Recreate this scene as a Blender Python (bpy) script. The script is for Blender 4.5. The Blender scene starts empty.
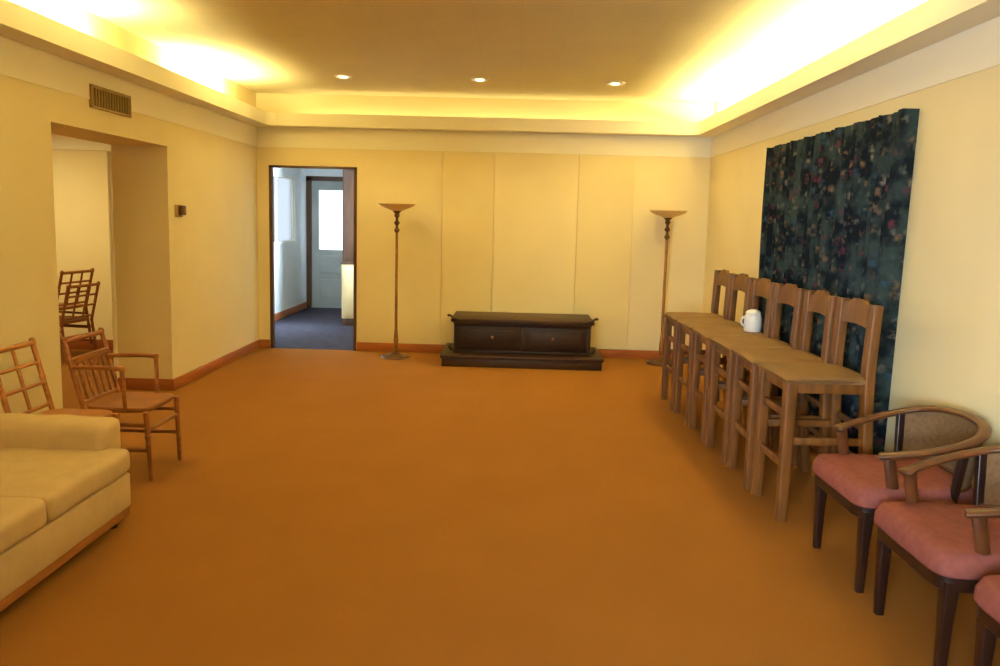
import bpy, bmesh, math, random
from mathutils import Vector, Matrix
random.seed(7)
S = bpy.context.scene
COL = S.collection
PI = math.pi
def rad(a): return math.radians(a)

# ------------------------------------------------------------------ camera
cd = bpy.data.cameras.new('camera'); cam = bpy.data.objects.new('camera', cd); COL.objects.link(cam)
cd.sensor_fit = 'HORIZONTAL'; cd.sensor_width = 36.0; cd.lens = 740 / 1000 * 36.0
cd.shift_y = -0.029; cd.clip_start = 0.05; cd.clip_end = 200
cam.matrix_world = (Matrix.Translation((0, 0, 1.47)) @ Matrix.Rotation(rad(1.1), 4, 'Z')
                    @ Matrix.Rotation(PI / 2 - rad(6.5), 4, 'X') @ Matrix.Rotation(rad(1.45), 4, 'Z'))
S.camera = cam
S.view_settings.view_transform = 'Standard'; S.view_settings.look = 'None'
S.view_settings.gamma = 1.0; S.view_settings.use_curve_mapping = False
S.view_settings.exposure = -0.06

# ------------------------------------------------------------------ world
w = bpy.data.worlds.new('sky'); S.world = w; w.use_nodes = True
bg = w.node_tree.nodes['Background']
bg.inputs[0].default_value = (0.72, 0.86, 1.0, 1); bg.inputs[1].default_value = 2.2

# ------------------------------------------------------------------ room sizes (metres)
XL, XR, YB, YR, ZC = -2.80, 2.04, 8.0, -2.2, 2.74
COVE_Z0, COVE_Z1, COVE_P = 2.385, 2.515, 0.19
TUBE_Z = 2.455

# ------------------------------------------------------------------ lights
WARM = (1.0, 0.90, 0.46); DAY = (0.60, 0.80, 1.0)
def area(name, loc, rot, sx, sy, power, color, spread=180):
    l = bpy.data.lights.new(name, 'AREA'); l.shape = 'RECTANGLE'; l.size = sx; l.size_y = sy
    l.energy = power; l.color = color; l.spread = rad(spread)
    o = bpy.data.objects.new(name, l); COL.objects.link(o); o.location = loc; o.rotation_euler = rot
    return o
def spot(name, loc, power, color, angle=140):
    l = bpy.data.lights.new(name, 'SPOT'); l.energy = power; l.color = color
    l.spot_size = rad(angle); l.spot_blend = 0.7; l.shadow_soft_size = 0.05
    o = bpy.data.objects.new(name, l); COL.objects.link(o); o.location = loc
    return o
UP = (PI, 0, 0)
COVE_LEFT = [(4.3, 1.0), (6.5, 1.0)]
COVE_RIGHT = [(7.25, 1.0), (6.2, 1.0), (5.0, 1.15), (3.8, 1.15)]
for y, L in COVE_LEFT:
    area('cove_and_fill_light', (XL + 0.08, y, TUBE_Z + 0.03), UP, 0.06, L, 54, WARM)
area('cove_and_fill_light', (-0.4, YR + 0.08, TUBE_Z + 0.03), UP, 3.2, 0.06, 210, WARM)  # unseen rear strip, added as warm fill for surfaces facing the camera
area('cove_and_fill_light', (-0.4, YB - 0.08, TUBE_Z + 0.03), UP, 4.0, 0.05, 4.5, WARM)  # weak strip added to brighten the upper back wall
for y, L in COVE_RIGHT:
    area('cove_and_fill_light', (XR - 0.08, y, TUBE_Z + 0.03), UP, 0.06, L, 42, WARM)
CANS_AND_FILL = [(-1.62, 6.93), (-0.37, 6.93), (0.87, 6.98), (-1.62, 3.0), (-0.37, 3.0),
        (-1.62, -0.6)]  # all after the first three are unseen spots added for warm fill
for x, y in CANS_AND_FILL:
    spot('downlight_and_fill', (x, y, ZC - 0.03), 30 if y > 6 else 18, (1.0, 0.86, 0.42))
rw = area('rear_window_light', (-1.3, YR + 0.10, 1.5), (0, 0, 0), 1.3, 1.2, 46, DAY, 58)
rw.rotation_euler = (Vector((2.0, 3.1, 0.9)) - rw.location).to_track_quat('-Z', 'Y').to_euler()
area('far_room_light', (-4.9, 6.2, 2.25), (0, 0, 0), 1.6, 1.2, 46, (1.0, 0.84, 0.42))
hf_ = area('hall_fill_light', (-0.98, 9.5, 1.5), (0, 0, 0), 1.1, 1.1, 170, (0.60, 0.80, 1.0), 80)  # unseen source added to brighten the hall's left wall
hf_.rotation_euler = (Vector((-3.3, 9.75, 1.35)) - hf_.location).to_track_quat('-Z', 'Y').to_euler()

# ------------------------------------------------------------------ materials
def srgb(r, g, b):
    f = lambda c: (c / 255) / 12.92 if c / 255 <= 0.04045 else ((c / 255 + 0.055) / 1.055) ** 2.4
    return (f(r), f(g), f(b), 1)
def new_mat(name, rough=0.6, spec=0.3, metal=0.0):
    m = bpy.data.materials.new(name); m.use_nodes = True
    b = m.node_tree.nodes['Principled BSDF']
    b.inputs['Roughness'].default_value = rough; b.inputs['Metallic'].default_value = metal
    b.inputs['Specular IOR Level'].default_value = spec
    return m, m.node_tree, b
def noise_mat(name, c1, c2, scale=(8, 8, 8), rough=0.6, spec=0.3, metal=0.0, bump=0.0, bscale=60, detail=4, lo=0.3, hi=0.7):
    m, t, b = new_mat(name, rough, spec, metal); N = t.nodes; L = t.links
    tc = N.new('ShaderNodeTexCoord'); mp = N.new('ShaderNodeMapping'); mp.inputs['Scale'].default_value = scale
    n = N.new('ShaderNodeTexNoise'); n.inputs['Scale'].default_value = 1.0; n.inputs['Detail'].default_value = detail
    r = N.new('ShaderNodeValToRGB'); r.color_ramp.elements[0].position = lo; r.color_ramp.elements[1].position = hi
    r.color_ramp.elements[0].color = c1; r.color_ramp.elements[1].color = c2
    L.new(tc.outputs['Object'], mp.inputs['Vector']); L.new(mp.outputs[0], n.inputs['Vector'])
    L.new(n.outputs['Fac'], r.inputs['Fac']); L.new(r.outputs['Color'], b.inputs['Base Color'])
    if bump:
        n2 = N.new('ShaderNodeTexNoise'); n2.inputs['Scale'].default_value = bscale; n2.inputs['Detail'].default_value = 3
        L.new(tc.outputs['Object'], n2.inputs['Vector'])
        bp = N.new('ShaderNodeBump'); bp.inputs['Strength'].default_value = bump; bp.inputs['Distance'].default_value = 0.004
        L.new(n2.outputs['Fac'], bp.inputs['Height']); L.new(bp.outputs['Normal'], b.inputs['Normal'])
    return m
def emit_mat(name, color, strength):
    m, t, b = new_mat(name); b.inputs['Base Color'].default_value = color
    b.inputs['Emission Color'].default_value = color; b.inputs['Emission Strength'].default_value = strength
    return m

M = {}
M['wall'] = noise_mat('cream_wall_paint', srgb(236, 217, 166), srgb(242, 224, 176), (1.5, 1.5, 1.5), 0.75, 0.2, bump=0.12, bscale=90)
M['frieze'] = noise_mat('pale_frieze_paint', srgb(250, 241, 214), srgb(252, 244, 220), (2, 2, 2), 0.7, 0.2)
M['panel'] = noise_mat('cream_panel_paint', srgb(238, 218, 164), srgb(243, 224, 172), (1.5, 1.5, 1.5), 0.65, 0.25)
M['panel_side'] = noise_mat('cream_side_panel_paint', srgb(232, 211, 154), srgb(238, 218, 163), (1.5, 1.5, 1.5), 0.65, 0.25)
M['hallwall'] = noise_mat('white_hall_paint', srgb(226, 228, 226), srgb(234, 236, 234), (2, 2, 2), 0.7, 0.2)
M['wood_base'] = noise_mat('reddish_baseboard_wood', srgb(150, 82, 38), srgb(170, 98, 48), (3, 3, 30), 0.45, 0.4)
M['jamb'] = noise_mat('dark_jamb_wood', srgb(70, 44, 28), srgb(88, 56, 34), (20, 20, 3), 0.5, 0.4)
M['stoolwood'] = noise_mat('honey_oak', srgb(94, 58, 23), srgb(130, 83, 37), (26, 26, 4), 0.42, 0.4)
M['stooldark'] = noise_mat('brown_oak', srgb(120, 62, 28), srgb(150, 84, 38), (26, 26, 4), 0.42, 0.4)
M['bamboo'] = noise_mat('amber_bamboo', srgb(150, 92, 36), srgb(186, 122, 56), (10, 10, 40), 0.4, 0.45)
M['bamboodark'] = noise_mat('brown_bamboo', srgb(128, 72, 30), srgb(158, 96, 44), (10, 10, 40), 0.4, 0.45)
M['darkwood'] = noise_mat('dark_mahogany', srgb(30, 14, 9), srgb(46, 22, 13), (30, 30, 4), 0.35, 0.5)
M['railwood'] = noise_mat('walnut_rail_wood', srgb(70, 38, 19), srgb(98, 56, 28), (12, 12, 12), 0.3, 0.5)
M['chest'] = noise_mat('espresso_stained_wood', srgb(32, 18, 9), srgb(46, 26, 14), (4, 30, 30), 0.45, 0.35)
M['chestbase'] = noise_mat('dark_brown_stained_wood', srgb(46, 25, 12), srgb(62, 35, 18), (4, 30, 30), 0.45, 0.35)
M['pink'] = noise_mat('rose_upholstery', srgb(122, 68, 60), srgb(136, 78, 70), (30, 30, 30), 0.85, 0.15, bump=0.2, bscale=300)
M['cane'] = noise_mat('tan_woven_back', srgb(96, 74, 50), srgb(116, 90, 62), (60, 60, 60), 0.8, 0.2)
M['sofa'] = noise_mat('cream_sofa_fabric', srgb(200, 171, 124), srgb(208, 179, 132), (14, 14, 14), 0.9, 0.1, bump=0.25, bscale=250)
M['sofawood'] = noise_mat('sofa_plinth_wood', srgb(150, 92, 46), srgb(172, 110, 58), (30, 3, 30), 0.5, 0.3)
M['brass'] = noise_mat('aged_brass', srgb(138, 94, 44), srgb(170, 120, 60), (12, 12, 12), 0.35, 0.5, metal=0.6)
M['brassdark'] = noise_mat('dark_bronze', srgb(84, 52, 26), srgb(104, 68, 34), (12, 12, 12), 0.4, 0.5, metal=0.4)
M['shade'] = noise_mat('amber_glass_bowl', srgb(232, 196, 124), srgb(240, 206, 136), (9, 9, 9), 0.4, 0.4)
M['black'] = noise_mat('black_metal', srgb(26, 24, 22), srgb(36, 32, 28), (20, 20, 20), 0.5, 0.4)
M['white'] = noise_mat('white_enamel', srgb(236, 230, 222), srgb(244, 240, 234), (20, 20, 20), 0.35, 0.5)
M['white_trim'] = noise_mat('white_trim_paint', srgb(236, 232, 220), srgb(242, 238, 228), (20, 20, 20), 0.5, 0.4)
M['ventmetal'] = noise_mat('tan_vent_metal', srgb(150, 122, 74), srgb(166, 136, 84), (20, 20, 20), 0.6, 0.3)
M['ventdark'] = noise_mat('vent_shaft', srgb(60, 44, 24), srgb(72, 52, 30), (20, 20, 20), 0.8, 0.1)
M['doorpaint'] = noise_mat('grey_white_door_paint', srgb(158, 160, 154), srgb(168, 170, 164), (4, 4, 4), 0.5, 0.3)
M['tube'] = emit_mat('lamp_tube_glow', (1.0, 0.86, 0.6, 1), 6)
M['bulb'] = emit_mat('downlight_glow', (1.0, 0.78, 0.42, 1), 6)
M['cabinet'] = noise_mat('cream_cabinet_paint', srgb(214, 184, 132), srgb(222, 192, 142), (4, 4, 4), 0.6, 0.3)
M['carpet'] = noise_mat('rust_carpet', srgb(144, 95, 43), srgb(149, 99, 46), (2.2, 2.2, 2.2), 0.95, 0.05, bump=0.6, bscale=420, detail=8)
M['hallcarpet'] = noise_mat('mauve_grey_carpet', srgb(66, 62, 70), srgb(76, 71, 80), (8, 8, 8), 0.95, 0.05, bump=0.5, bscale=400)

def ceiling_mat():
    m, t, b = new_mat('tan_ceiling_tile', 0.85, 0.1); N = t.nodes; L = t.links
    tc = N.new('ShaderNodeTexCoord'); br = N.new('ShaderNodeTexBrick')
    br.offset = 0.0; br.inputs['Scale'].default_value = 1.0
    br.inputs['Brick Width'].default_value = 0.305; br.inputs['Row Height'].default_value = 0.305
    br.inputs['Mortar Size'].default_value = 0.004
    br.inputs['Color1'].default_value = srgb(232, 220, 176); br.inputs['Color2'].default_value = srgb(235, 223, 179)
    br.inputs['Mortar'].default_value = srgb(229, 217, 172)
    L.new(tc.outputs['Object'], br.inputs['Vector']); L.new(br.outputs['Color'], b.inputs['Base Color'])
    return m
M['ceiling'] = ceiling_mat()

def rush_mat():
    m, t, b = new_mat('woven_rush', 0.7, 0.25); N = t.nodes; L = t.links
    tc = N.new('ShaderNodeTexCoord'); wv = N.new('ShaderNodeTexWave'); wv.bands_direction = 'Y'
    wv.inputs['Scale'].default_value = 26; wv.inputs['Distortion'].default_value = 1.5
    r = N.new('ShaderNodeValToRGB'); r.color_ramp.elements[0].color = srgb(100, 72, 42); r.color_ramp.elements[1].color = srgb(140, 106, 68)
    bp = N.new('ShaderNodeBump'); bp.inputs['Strength'].default_value = 0.5; bp.inputs['Distance'].default_value = 0.004
    L.new(tc.outputs['Object'], wv.inputs['Vector']); L.new(wv.outputs['Fac'], r.inputs['Fac'])
    L.new(r.outputs['Color'], b.inputs['Base Color']); L.new(wv.outputs['Fac'], bp.inputs['Height']); L.new(bp.outputs['Normal'], b.inputs['Normal'])
    return m
M['rush'] = rush_mat()

def curtain_mat():
    m, t, b = new_mat('navy_floral_cloth', 0.8, 0.15); N = t.nodes; L = t.links
    tc = N.new('ShaderNodeTexCoord')
    n0 = N.new('ShaderNodeTexNoise'); n0.inputs['Scale'].default_value = 7; n0.inputs['Detail'].default_value = 6
    r0 = N.new('ShaderNodeValToRGB'); e = r0.color_ramp.elements
    e[0].position = 0.42; e[0].color = srgb(28, 38, 48); e[1].position = 0.62; e[1].color = srgb(70, 88, 88)
    v = N.new('ShaderNodeTexVoronoi'); v.inputs['Scale'].default_value = 15; v.inputs['Randomness'].default_value = 1.0
    rv = N.new('ShaderNodeValToRGB'); rv.color_ramp.elements[0].position = 0.25; rv.color_ramp.elements[0].color = (1, 1, 1, 1)
    rv.color_ramp.elements[1].position = 0.5; rv.color_ramp.elements[1].color = (0, 0, 0, 1)
    n3 = N.new('ShaderNodeTexNoise'); n3.inputs['Scale'].default_value = 28; n3.inputs['Detail'].default_value = 4
    r3 = N.new('ShaderNodeValToRGB'); r3.color_ramp.elements[0].position = 0.42; r3.color_ramp.elements[1].position = 0.62
    hs = N.new('ShaderNodeSeparateColor')
    rc = N.new('ShaderNodeValToRGB'); ec = rc.color_ramp.elements; rc.color_ramp.interpolation = 'CONSTANT'
    ec[0].position = 0; ec[0].color = srgb(112, 118, 106)
    ec[1].position = 0.35; ec[1].color = srgb(136, 112, 92)
    x = ec.new(0.55); x.color = srgb(120, 64, 86)
    x = ec.new(0.72); x.color = srgb(64, 94, 120)
    x = ec.new(0.86); x.color = srgb(142, 136, 124)
    mul = N.new('ShaderNodeMath'); mul.operation = 'MULTIPLY'
    mix = N.new('ShaderNodeMix'); mix.data_type = 'RGBA'
    L.new(tc.outputs['Object'], n0.inputs['Vector']); L.new(tc.outputs['Object'], v.inputs['Vector']); L.new(tc.outputs['Object'], n3.inputs['Vector'])
    L.new(n0.outputs['Fac'], r0.inputs['Fac']); L.new(v.outputs['Distance'], rv.inputs['Fac']); L.new(n3.outputs['Fac'], r3.inputs['Fac'])
    L.new(v.outputs['Color'], hs.inputs[0]); L.new(hs.outputs[0], rc.inputs['Fac'])
    L.new(rv.outputs['Color'], mul.inputs[0]); L.new(r3.outputs['Color'], mul.inputs[1]); L.new(mul.outputs[0], mix.inputs[0])
    L.new(r0.outputs['Color'], mix.inputs[6]); L.new(rc.outputs['Color'], mix.inputs[7]); L.new(mix.outputs[2], b.inputs['Base Color'])
    return m
M['curtain'] = curtain_mat()

def glass_mat():
    m = bpy.data.materials.new('clear_window_glass'); m.use_nodes = True; t = m.node_tree; t.nodes.clear()
    o = t.nodes.new('ShaderNodeOutputMaterial'); mx = t.nodes.new('ShaderNodeMixShader'); mx.inputs[0].default_value = 0.08
    a = t.nodes.new('ShaderNodeBsdfTransparent'); g = t.nodes.new('ShaderNodeBsdfGlossy'); g.inputs['Roughness'].default_value = 0.05
    t.links.new(a.outputs[0], mx.inputs[1]); t.links.new(g.outputs[0], mx.inputs[2]); t.links.new(mx.outputs[0], o.inputs[0])
    return m
M['glass'] = glass_mat()
def frosted_mat():
    m = bpy.data.materials.new('frosted_window_glass'); m.use_nodes = True; t = m.node_tree; t.nodes.clear()
    o = t.nodes.new('ShaderNodeOutputMaterial'); mx = t.nodes.new('ShaderNodeMixShader'); mx.inputs[0].default_value = 0.55
    a = t.nodes.new('ShaderNodeBsdfTransparent'); a.inputs[0].default_value = (0.95, 0.95, 0.95, 1)
    g = t.nodes.new('ShaderNodeBsdfTranslucent'); g.inputs[0].default_value = (0.5, 0.5, 0.5, 1)
    t.links.new(a.outputs[0], mx.inputs[1]); t.links.new(g.outputs[0], mx.inputs[2]); t.links.new(mx.outputs[0], o.inputs[0])
    return m
M['frosted'] = frosted_mat()

# ------------------------------------------------------------------ mesh helpers
def add_box(bm, x0, x1, y0, y1, z0, z1, bev=0.0, mat=None, seg=2):
    r = bmesh.ops.create_cube(bm, size=1.0)
    vs = r['verts']
    T = Matrix.Translation(((x0 + x1) / 2, (y0 + y1) / 2, (z0 + z1) / 2)) @ Matrix.Diagonal((abs(x1 - x0), abs(y1 - y0), abs(z1 - z0), 1))
    bmesh.ops.transform(bm, matrix=T, verts=vs)
    if bev:
        es = list({e for v in vs for e in v.link_edges})
        bmesh.ops.bevel(bm, geom=es, offset=bev, segments=seg, affect='EDGES', profile=0.5)
def frame_at(d, up=Vector((0, 0, 1))):
    d = d.normalized()
    if abs(d.dot(up)) > 0.97: up = Vector((1, 0, 0))
    a = d.cross(up).normalized(); b = a.cross(d).normalized()
    return a, b
def add_sweep(bm, pts, ra, rb=None, n=12, square=False, up=Vector((0, 0, 1)), power=1.0):
    """sweep an ellipse (or rounded square) along pts; ra is the half width across, rb the half height; both numbers or lists"""
    pts = [Vector(p) for p in pts]; k = len(pts)
    if rb is None: rb = ra
    ra = ra if isinstance(ra, (list, tuple)) else [ra] * k
    rb = rb if isinstance(rb, (list, tuple)) else [rb] * k
    rings = []
    for i, p in enumerate(pts):
        d = (pts[min(i + 1, k - 1)] - pts[max(i - 1, 0)])
        a, b = frame_at(d, up); ring = []
        for j in range(n):
            t = 2 * PI * (j + 0.5) / n
            c, s = math.cos(t), math.sin(t)
            if square:
                e = 0.35
                c = math.copysign(abs(c) ** e, c); s = math.copysign(abs(s) ** e, s)
            ring.append(bm.verts.new(p + a * c * ra[i] + b * s * rb[i]))
        rings.append(ring)
    for i in range(k - 1):
        for j in range(n):
            bm.faces.new((rings[i][j], rings[i][(j + 1) % n], rings[i + 1][(j + 1) % n], rings[i + 1][j]))
    bm.faces.new(rings[0][::-1]); bm.faces.new(rings[-1])
def add_lathe(bm, prof, cx=0, cy=0, n=28):
    """prof: list of (radius, z), closed at the axis when the radius is 0"""
    rings = []
    for r, z in prof:
        if r < 1e-6: rings.append([bm.verts.new((cx, cy, z))])
        else: rings.append([bm.verts.new((cx + r * math.cos(2 * PI * j / n), cy + r * math.sin(2 * PI * j / n), z)) for j in range(n)])
    for a, b in zip(rings, rings[1:]):
        for j in range(n):
            q = [a[j % len(a)], a[(j + 1) % n % len(a)], b[(j + 1) % n % len(b)], b[j % len(b)]]
            u = []
            for v in q:
                if v not in u: u.append(v)
            if len(u) > 2: bm.faces.new(u)
def smooth_curve(pts, n=8):
    pts = [Vector(p) for p in pts]; out = []
    for i in range(len(pts) - 1):
        p0 = pts[max(i - 1, 0)]; p1 = pts[i]; p2 = pts[i + 1]; p3 = pts[min(i + 2, len(pts) - 1)]
        for j in range(n):
            t = j / n
            out.append(0.5 * ((2 * p1) + (p2 - p0) * t + (2 * p0 - 5 * p1 + 4 * p2 - p3) * t * t + (3 * p1 - p0 - 3 * p2 + p3) * t ** 3))
    out.append(pts[-1]); return out
def obj(name, bm, m, parent=None, smooth=False, angle=40):
    me = bpy.data.meshes.new(name)
    bmesh.ops.recalc_face_normals(bm, faces=bm.faces[:])
    bm.to_mesh(me); bm.free()
    me.materials.append(M[m] if isinstance(m, str) else m)
    if smooth:
        for p in me.polygons: p.use_smooth = True
        try: me.set_sharp_from_angle(angle=rad(angle))
        except Exception: pass
    o = bpy.data.objects.new(name, me); COL.objects.link(o)
    if parent: o.parent = parent
    return o
def box_obj(name, b, m, parent=None, bev=0.0):
    bm = bmesh.new(); add_box(bm, *b, bev=bev); return obj(name, bm, m, parent, smooth=bev > 0)
def struct(name, bm, m, smooth=False):
    o = obj(name, bm, m, smooth=smooth); o['kind'] = 'structure'; return o
def sbox(name, b, m):
    bm = bmesh.new(); add_box(bm, *b); return struct(name, bm, m)
def thing(name, label, cat, loc=(0, 0, 0), rotz=0.0, group=None):
    o = bpy.data.objects.new(name, None); COL.objects.link(o); o.empty_display_size = 0.1
    o.location = loc; o.rotation_euler = (0, 0, rotz); tag(o, label, cat, group); return o
def tag(o, label, cat, group=None):
    o['label'] = label; o['category'] = cat
    if group: o['group'] = group
    return o
def dup(o, loc, rotz, label, group=None):
    r = o.copy(); COL.objects.link(r); r.location = loc; r.rotation_euler = (0, 0, rotz); r['label'] = label
    if group: r['group'] = group
    for ch in list(o.children):
        c = ch.copy(); COL.objects.link(c); c.parent = r
        for g in list(ch.children):
            d = g.copy(); COL.objects.link(d); d.parent = c
    return r

# ------------------------------------------------------------------ the room shell
WT = 0.45                                   # thickness of the left wall
OY0, OY1, OZ = 4.46, 5.94, 1.985            # opening in the left wall
DX0, DX1, DZ = -2.665, -1.725, 1.985        # doorway in the back wall
sbox('floor', (-7.2, XR + 0.15, YR - 0.15, YB + 0.0, -0.1, 0), 'carpet')
sbox('floor_hall', (-3.6, -0.8, YB, 11.75, -0.1, 0), 'hallcarpet')
sbox('ceiling', (XL - 0.05, XR + 0.05, YR - 0.05, YB + 0.05, ZC, ZC + 0.1), 'ceiling')
bm = bmesh.new()
add_box(bm, XL - WT, XL, YR - 0.15, OY0, 0, ZC + 0.1)
add_box(bm, XL - WT, XL, OY1, YB, 0, ZC + 0.1)
add_box(bm, XL - WT, XL, OY0, OY1, OZ, ZC + 0.1)
struct('wall_left', bm, 'wall')
bm = bmesh.new()
add_box(bm, XL - WT, DX0, YB, YB + 0.09, 0, ZC + 0.1)
add_box(bm, DX1, XR + 0.15, YB, YB + 0.09, 0, ZC + 0.1)
add_box(bm, DX0, DX1, YB, YB + 0.09, DZ, ZC + 0.1)
struct('wall_back', bm, 'wall')
# right wall with a window behind the curtain
bm = bmesh.new()
WY0, WY1, WZ0, WZ1 = 4.3, 5.9, 0.9, 1.95
add_box(bm, XR, XR + 0.15, YR - 0.15, WY0, 0, ZC + 0.1); add_box(bm, XR, XR + 0.15, WY1, YB + 0.14, 0, ZC + 0.1)
add_box(bm, XR, XR + 0.15, WY0, WY1, 0, WZ0); add_box(bm, XR, XR + 0.15, WY0, WY1, WZ1, ZC + 0.1)
struct('wall_right', bm, 'wall')
sbox('window_2', (XR + 0.05, XR + 0.09, WY0, WY1, WZ0, WZ1), 'white_trim')
# rear wall (behind the camera) with a window
RX0, RX1, RZ0, RZ1 = -2.2, -0.4, 0.85, 2.15
bm = bmesh.new()
add_box(bm, XL - WT, RX0, YR - 0.15, YR, 0, ZC + 0.1); add_box(bm, RX1, XR + 0.15, YR - 0.15, YR, 0, ZC + 0.1)
add_box(bm, RX0, RX1, YR - 0.15, YR, 0, RZ0); add_box(bm, RX0, RX1, YR - 0.15, YR, RZ1, ZC + 0.1)
struct('wall_rear', bm, 'wall')
bm = bmesh.new()
for x in (RX0, (RX0 + RX1) / 2 - 0.03, RX1 - 0.06): add_box(bm, x, x + 0.06, YR - 0.1, YR - 0.04, RZ0, RZ1)
for z in (RZ0, RZ1 - 0.06): add_box(bm, RX0, RX1, YR - 0.1, YR - 0.04, z, z + 0.06)
o = struct('window_3', bm, 'white_trim')
box_obj('pane', (RX0, RX1, YR - 0.075, YR - 0.07, RZ0, RZ1), 'glass', o)

# shallow boards fixed on the back wall
bm = bmesh.new()
add_box(bm, -0.242, 0.647, YB - 0.018, YB, 0.1, 2.18)
struct('trim_1', bm, 'panel')
for i, (a, b_) in enumerate([(-0.80, -0.245), (0.65, 1.24)]):
    bm = bmesh.new(); add_box(bm, a, b_, YB - 0.014, YB, 0.1, 2.165, bev=0.003); struct('trim_%d' % (i + 2), bm, 'panel_side')

# paler frieze band under the cove, with a small picture rail at its foot
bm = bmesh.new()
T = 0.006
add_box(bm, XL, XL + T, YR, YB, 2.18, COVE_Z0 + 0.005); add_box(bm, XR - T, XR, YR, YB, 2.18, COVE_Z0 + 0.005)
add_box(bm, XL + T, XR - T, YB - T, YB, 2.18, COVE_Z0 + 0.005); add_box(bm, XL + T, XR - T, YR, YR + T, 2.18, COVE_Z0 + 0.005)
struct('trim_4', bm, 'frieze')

# light cove: a shelf with an upright fascia running round the room, inner corners rounded
def cove():
    bm = bmesh.new()
    x0, x1, y0, y1, r = XL + COVE_P, XR - COVE_P, YR + COVE_P, YB - COVE_P, 0.09
    path = []
    for cx, cy, a0 in ((x0 + r, y0 + r, 180), (x1 - r, y0 + r, 270), (x1 - r, y1 - r, 0), (x0 + r, y1 - r, 90)):
        for k in range(9):
            a = rad(a0 + 90 * k / 8); path.append((cx + r * math.cos(a), cy + r * math.sin(a), math.cos(a), math.sin(a)))
    rings = []
    for x, y, nx, ny in path:
        ts = []
        if nx > 1e-6: ts.append((XR - x) / nx)
        if nx < -1e-6: ts.append((XL - x) / nx)
        if ny > 1e-6: ts.append((YB - y) / ny)
        if ny < -1e-6: ts.append((YR - y) / ny)
        t = min(ts)
        ox, oy = x + nx * t, y + ny * t; bx, by = x + nx * 0.02, y + ny * 0.02
        rings.append([bm.verts.new(p) for p in ((x, y, COVE_Z0), (x, y, COVE_Z1), (bx, by, COVE_Z1), (bx, by, COVE_Z0 + 0.02), (ox, oy, COVE_Z0 + 0.02), (ox, oy, COVE_Z0))])
    n = len(rings)
    for i in range(n):
        a, b = rings[i], rings[(i + 1) % n]
        for j in range(6):
            bm.faces.new((a[j], a[(j + 1) % 6], b[(j + 1) % 6], b[j]))
    return struct('trim_5', bm, 'frieze', smooth=True)
cove()

# baseboards
BH, BT = 0.095, 0.018
def base(name, boxes):
    bm = bmesh.new()
    for b in boxes: add_box(bm, *b, bev=0.004)
    struct(name, bm, 'wood_base', smooth=True)
base('baseboard_left', [(XL, XL + BT, YR, OY0, 0, BH), (XL, XL + BT, OY1, YB, 0, BH), (XL - WT, XL + BT, OY1 - BT, OY1, 0, BH)])
base('baseboard_back', [(XL + BT, DX0 - 0.01, YB - BT, YB, 0, BH), (DX1 + 0.01, XR, YB - BT, YB, 0, BH)])
base('baseboard_right', [(XR - BT, XR, YR, YB - BT, 0, BH)])

# dark wooden lining of the doorway
bm = bmesh.new()
add_box(bm, DX0 - 0.004, DX0 + 0.028, YB - 0.012, YB + 0.045, 0, DZ); add_box(bm, DX1 - 0.028, DX1 + 0.004, YB - 0.012, YB + 0.045, 0, DZ)
add_box(bm, DX0 - 0.004, DX1 + 0.004, YB - 0.012, YB + 0.045, DZ - 0.02, DZ + 0.004)
struct('trim_6', bm, 'jamb')

# far room seen through the left opening
FY = 7.62
sbox('wall_far_room', (-7.2, XL - WT, FY, FY + 0.1, 0, 2.5), 'wall')
sbox('wall_far_side', (-7.3, -7.2, 3.0, FY + 0.1, 0, 2.5), 'wall')
sbox('wall_far_near', (-7.2, XL - WT, 2.9, 3.0, 0, 2.5), 'wall')
sbox('ceiling_far_room', (-7.3, XL - WT, 2.9, FY + 0.1, 2.4, 2.5), 'frieze')
base('baseboard_far_room', [(-7.2, XL - WT, FY - BT, FY, 0, 0.11)])
bm = bmesh.new()
add_box(bm, -7.2, XL - WT - 0.03, FY - 0.02, FY, 2.07, 2.4, bev=0.004)
add_box(bm, XL - WT - 0.025, XL - WT, OY1 - 0.025, OY1 + 0.06, 0, 1.93, bev=0.004)
struct('trim_7', bm, 'frieze', smooth=True)

# hall behind the doorway
HL, HE, HZ = -3.30, 11.6, 2.30
bm = bmesh.new()
add_box(bm, HL - 0.1, HL, YB + 0.09, 9.5, 0, HZ); add_box(bm, HL - 0.1, HL, 11.05, HE + 0.1, 0, HZ)
add_box(bm, HL - 0.1, HL, 9.5, 11.05, 0, 1.05); add_box(bm, HL - 0.1, HL, 9.5, 11.05, 2.02, HZ)
struct('wall_hall_left', bm, 'hallwall')
bm = bmesh.new()
for y in (9.5, 10.25, 11.0): add_box(bm, HL - 0.07, HL - 0.02, y, y + 0.05, 1.05, 2.02)
for z in (1.05, 1.98): add_box(bm, HL - 0.07, HL + 0.015, 9.5, 11.05, z, z + 0.04)
o = struct('window_1', bm, 'white_trim')
box_obj('pane', (HL - 0.05, HL - 0.045, 9.55, 11.0, 1.09, 1.98), 'frosted', o)
sbox('ceiling_hall', (HL - 0.1, -0.8, YB + 0.09, HE + 0.1, HZ, HZ + 0.1), 'hallwall')
bm = bmesh.new()
add_box(bm, -0.9, -0.8, YB + 0.09, 8.9, 0, HZ); add_box(bm, -0.9, -0.8, 10.1, HE + 0.1, 0, HZ)
add_box(bm, -0.9, -0.8, 8.9, 10.1, 0, 0.9); add_box(bm, -0.9, -0.8, 8.9, 10.1, 2.1, HZ)
struct('wall_hall_right', bm, 'hallwall')
bm = bmesh.new()
for y in (8.9, 9.47, 10.04): add_box(bm, -0.87, -0.83, y, y + 0.06, 0.9, 2.1)
for z in (0.9, 2.04): add_box(bm, -0.87, -0.83, 8.9, 10.1, z, z + 0.06)
o = struct('window_added', bm, 'white_trim')  # unseen window, made up to go with the added hall light
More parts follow.
